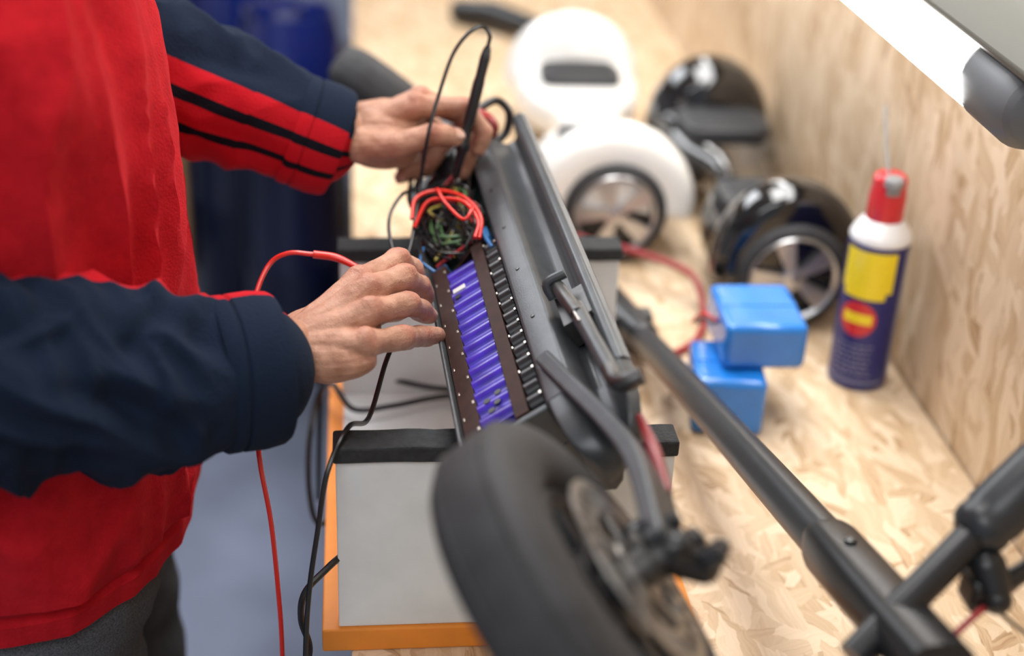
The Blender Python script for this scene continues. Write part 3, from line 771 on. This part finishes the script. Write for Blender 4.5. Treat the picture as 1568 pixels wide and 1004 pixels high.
def hand(name,forearm,wrist,fingers,thumb,palm,vox=.0010):
    m=MB(); W=V(wrist)
    m.chain(forearm,'skin',24)
    J=[];nails=[]
    for pts,rs in fingers:
        r=[.0116*rs,.0098*rs,.0084*rs,.0070*rs]
        P=[V(p) for p in pts]
        m.chain([(*(W.lerp(P[0],.12)),.0145),(*(W.lerp(P[0],.6)),.0130),(*P[0],r[0]*1.05)],'skin',16)
        m.ball(P[0]+V((0,0,.0026)),r[0]*.95,'skin',16)
        tip=P[3]-(P[3]-P[2]).normalized()*r[3]
        mid=P[0].lerp(P[1],.5)
        m.chain([(*P[0],r[0]),(*mid,r[1]*.98),(*P[1],r[1]*1.09),(*(P[1].lerp(P[2],.5)),r[2]*1.03),(*P[2],r[2]*1.07),(*(P[2].lerp(tip,.5)),r[2]*1.0),(*tip,r[3])],'skin',16)
        J.append((P[0],(P[1]-P[0]).normalized(),.012,.35)); J.append((P[1],(P[2]-P[0]).normalized(),.0085,1)); J.append((P[2],(P[3]-P[1]).normalized(),.0065,.8))
        nails.append((P[1],P[2],P[3],r[3]))
    P=[V(p) for p in thumb]
    r=[.0165,.0125,.0112,.0088]
    tip=P[3]-(P[3]-P[2]).normalized()*r[3]
    m.chain([(*P[0],r[0]),(*(P[0].lerp(P[1],.5)),.0150),(*P[1],r[1]),(*(P[1].lerp(P[2],.5)),.0112),(*P[2],r[2]),(*(P[2].lerp(tip,.5)),.0114),(*tip,r[3])],'skin',16)
    m.chain([(*(W.lerp(P[0],.5)),.018),(*P[0],r[0])],'skin',16)
    J.append((P[2],(P[3]-P[1]).normalized(),.009,1))
    nails.append((P[1],P[2],P[3],r[3]*1.1))
    for c_,r_ in palm: m.ball(c_,r_,'skin',18)
    o=organic(m,name,vox,5,man,'skin'); me=o.data
    c=getco(me); nn=getno(me); kn=np.zeros(len(c))
    for (p,ax,sz,st_) in J:
        p=np.array(p); ax=np.array(ax); d=c-p; t=d@ax; rd=np.linalg.norm(d-t[:,None]*ax,axis=1)
        w=np.exp(-(t/(sz*.75))**2)*(rd<.0145)
        up=np.clip(nn[:,2]*1.2+.3,0,1)
        kn=np.maximum(kn,w*up*.6*(.5+.5*st_))
        c+=nn*(w*up*st_*(-.00045)*(np.cos(t/.0027*2*math.pi)))[:,None]
    for i in range(len(c)):
        p=c[i]; c[i]+=nn[i]*(.0010*noise.noise((p[0]*80,p[1]*80,p[2]*80))+.0015*(.3-abs(noise.noise((p[0]*28,p[1]*50,p[2]*40)))))
    setco(me,c); setattr_f(me,'knuckle',kn)
    m=MB()
    for (p1,p2,p3,r_) in nails:
        a=(p2-p1).normalized(); b_=(p3-p2).normalized(); ds=a-b_*a.dot(b_)
        if ds.length<.05: ds=V((0,0,1))-b_*b_.z
        ds.normalize(); sd=b_.cross(ds)
        c_=p3-b_*(r_*1.05)+ds*(r_*.62)
        m.ball(c_,(r_*.98,r_*.72,r_*.42),'nail',18,(b_,sd,ds))
    m.obj(name+'_nails',man)
    return o
hand('right_hand',[(-.125,.925,1.168,.031),(-.090,.943,1.168,.030),(-.065,.960,1.168,.0285)],(-.058,.965,1.168),
 [([(-.002,1.034,1.190),(.030,1.072,1.191),(.043,1.090,1.174),(.048,1.094,1.154)],1.04),
  ([(.005,1.010,1.195),(.034,1.044,1.189),(.048,1.072,1.167),(.057,1.083,1.147)],1.06),
  ([(.006,.984,1.188),(.036,1.012,1.181),(.049,1.040,1.160),(.058,1.062,1.142)],1.02),
  ([(.001,.958,1.175),(.031,.983,1.166),(.047,1.011,1.152),(.0645,1.040,1.137)],.98)],
 [(-.040,.998,1.158),(-.012,1.040,1.150),(.018,1.068,1.146),(.044,1.086,1.142)],
 [((-.025,.99,1.170),(.040,.034,.017)),((-.045,.965,1.163),(.030,.026,.018)),((-.025,.955,1.162),(.036,.018,.017))])
hand('left_hand',[(-.075,1.303,1.224,.030),(-.045,1.300,1.218,.029),(-.018,1.298,1.215,.0285)],(-.012,1.300,1.216),
 [([(.054,1.300,1.245),(.100,1.303,1.243),(.119,1.302,1.219),(.112,1.296,1.196)],1.06),
  ([(.058,1.322,1.244),(.100,1.332,1.226),(.110,1.322,1.198),(.099,1.304,1.168)],1.06),
  ([(.053,1.342,1.228),(.084,1.346,1.195),(.066,1.326,1.172),(.036,1.304,1.174)],1.04),
  ([(.044,1.358,1.212),(.070,1.360,1.182),(.055,1.342,1.162),(.034,1.326,1.160)],.92)],
 [(.002,1.278,1.212),(.036,1.264,1.220),(.068,1.266,1.230),(.097,1.281,1.219)],
 [((.022,1.312,1.226),(.042,.032,.020)),((.02,1.29,1.210),(.036,.024,.024)),((.02,1.33,1.212),(.03,.024,.018)),((.035,1.295,1.205),(.022,.022,.020))])

# ------------------------------------------------------------ background items
def drum(name,x,y,r,h,k='drum'):
    m=MB()
    m.lathe([(r*.92,0),(r,.02),(r,h*.3),(r*1.04,h*.32),(r*1.04,h*.35),(r,h*.37),(r,h*.60),(r*1.04,h*.62),(r*1.04,h*.65),(r,h*.67)],(x,y,0.001),(0,0,1),'drum_shade',40,cap=False)  # lower body, shade painted in with the darker blue
    m.lathe([(r,h*.67),(r,h*.84),(r*.97,h*.92),(r*.85,h*.98),(r*.84,h),(r*.78,h),(r*.76,h-.015),(0.001,h-.015)],(x,y,0.001),(0,0,1),k,40,cap=False)
    m.lathe([(.03,0),(.03,.03),(.02,.034)],(x+r*.4,y,h-.016),(0,0,1),k,16); m.lathe([(.025,0),(.025,.03),(.018,.034)],(x-r*.45,y-.02,h-.016),(0,0,1),k,16)
    m.obj(name)
drum('plastic_drum',-.150,3.02,.115,.86); drum('plastic_drum.001',-.50,3.66,.14,.80); drum('plastic_drum.002',-.30,3.36,.115,.88); drum('plastic_drum.003',-.78,3.3,.14,.84)
m=MB()
for x,y in ((-.40,2.72),(-.40,4.1),(-1.3,2.72),(-1.3,4.1)): m.box((x,x+.045),(y,y+.045),(0,1.6),'wood')
for z in (1.0,1.55): m.box((-1.3,-.355),(2.72,4.145),(z,z+.03),'wood')
m.obj('wooden_shelf_rack',None,False,bevel=.002)
m=MB(); m.box((-.33,-.03),(3.68,4.1),(0.002,.42),'black'); m.box((-.34,-.02),(3.66,4.12),(.42,.45),'black'); m.obj('dark_storage_crate',None,False,bevel=.01)
m=MB(); m.chain([(.20,2.78,.925,.024),(.26,2.74,.93,.028),(.33,2.66,.93,.022)],'black',14)
organic(m,'black_power_adapter',.004,4,None,'black')

# ------------------------------------------------------------ light
def area(name,loc,sx,sy,p,col=(1,1,1),rot=(0,0,0)):
    l=bpy.data.lights.new(name,'AREA'); l.shape='RECTANGLE'; l.size=sx; l.size_y=sy; l.energy=p; l.color=col
    o=bpy.data.objects.new(name,l); COL.objects.link(o); o.location=loc; o.rotation_euler=rot
area('ceiling_light',(.15,1.8,2.7),.6,1.8,45,(1,.99,.975))
area('ceiling_light.001',(-1.2,3.8,2.7),1.2,2.4,75,(.93,.96,1))
area('ceiling_light.002',(-.5,-.6,2.7),1.2,1.2,26,(.98,.99,1))
W=bpy.data.worlds.new('world'); SC.world=W; W.use_nodes=True
W.node_tree.nodes['Background'].inputs[0].default_value=(.85,.9,1,1); W.node_tree.nodes['Background'].inputs[1].default_value=.42
SC.view_settings.view_transform='Standard'
SC.view_settings.exposure=0.0
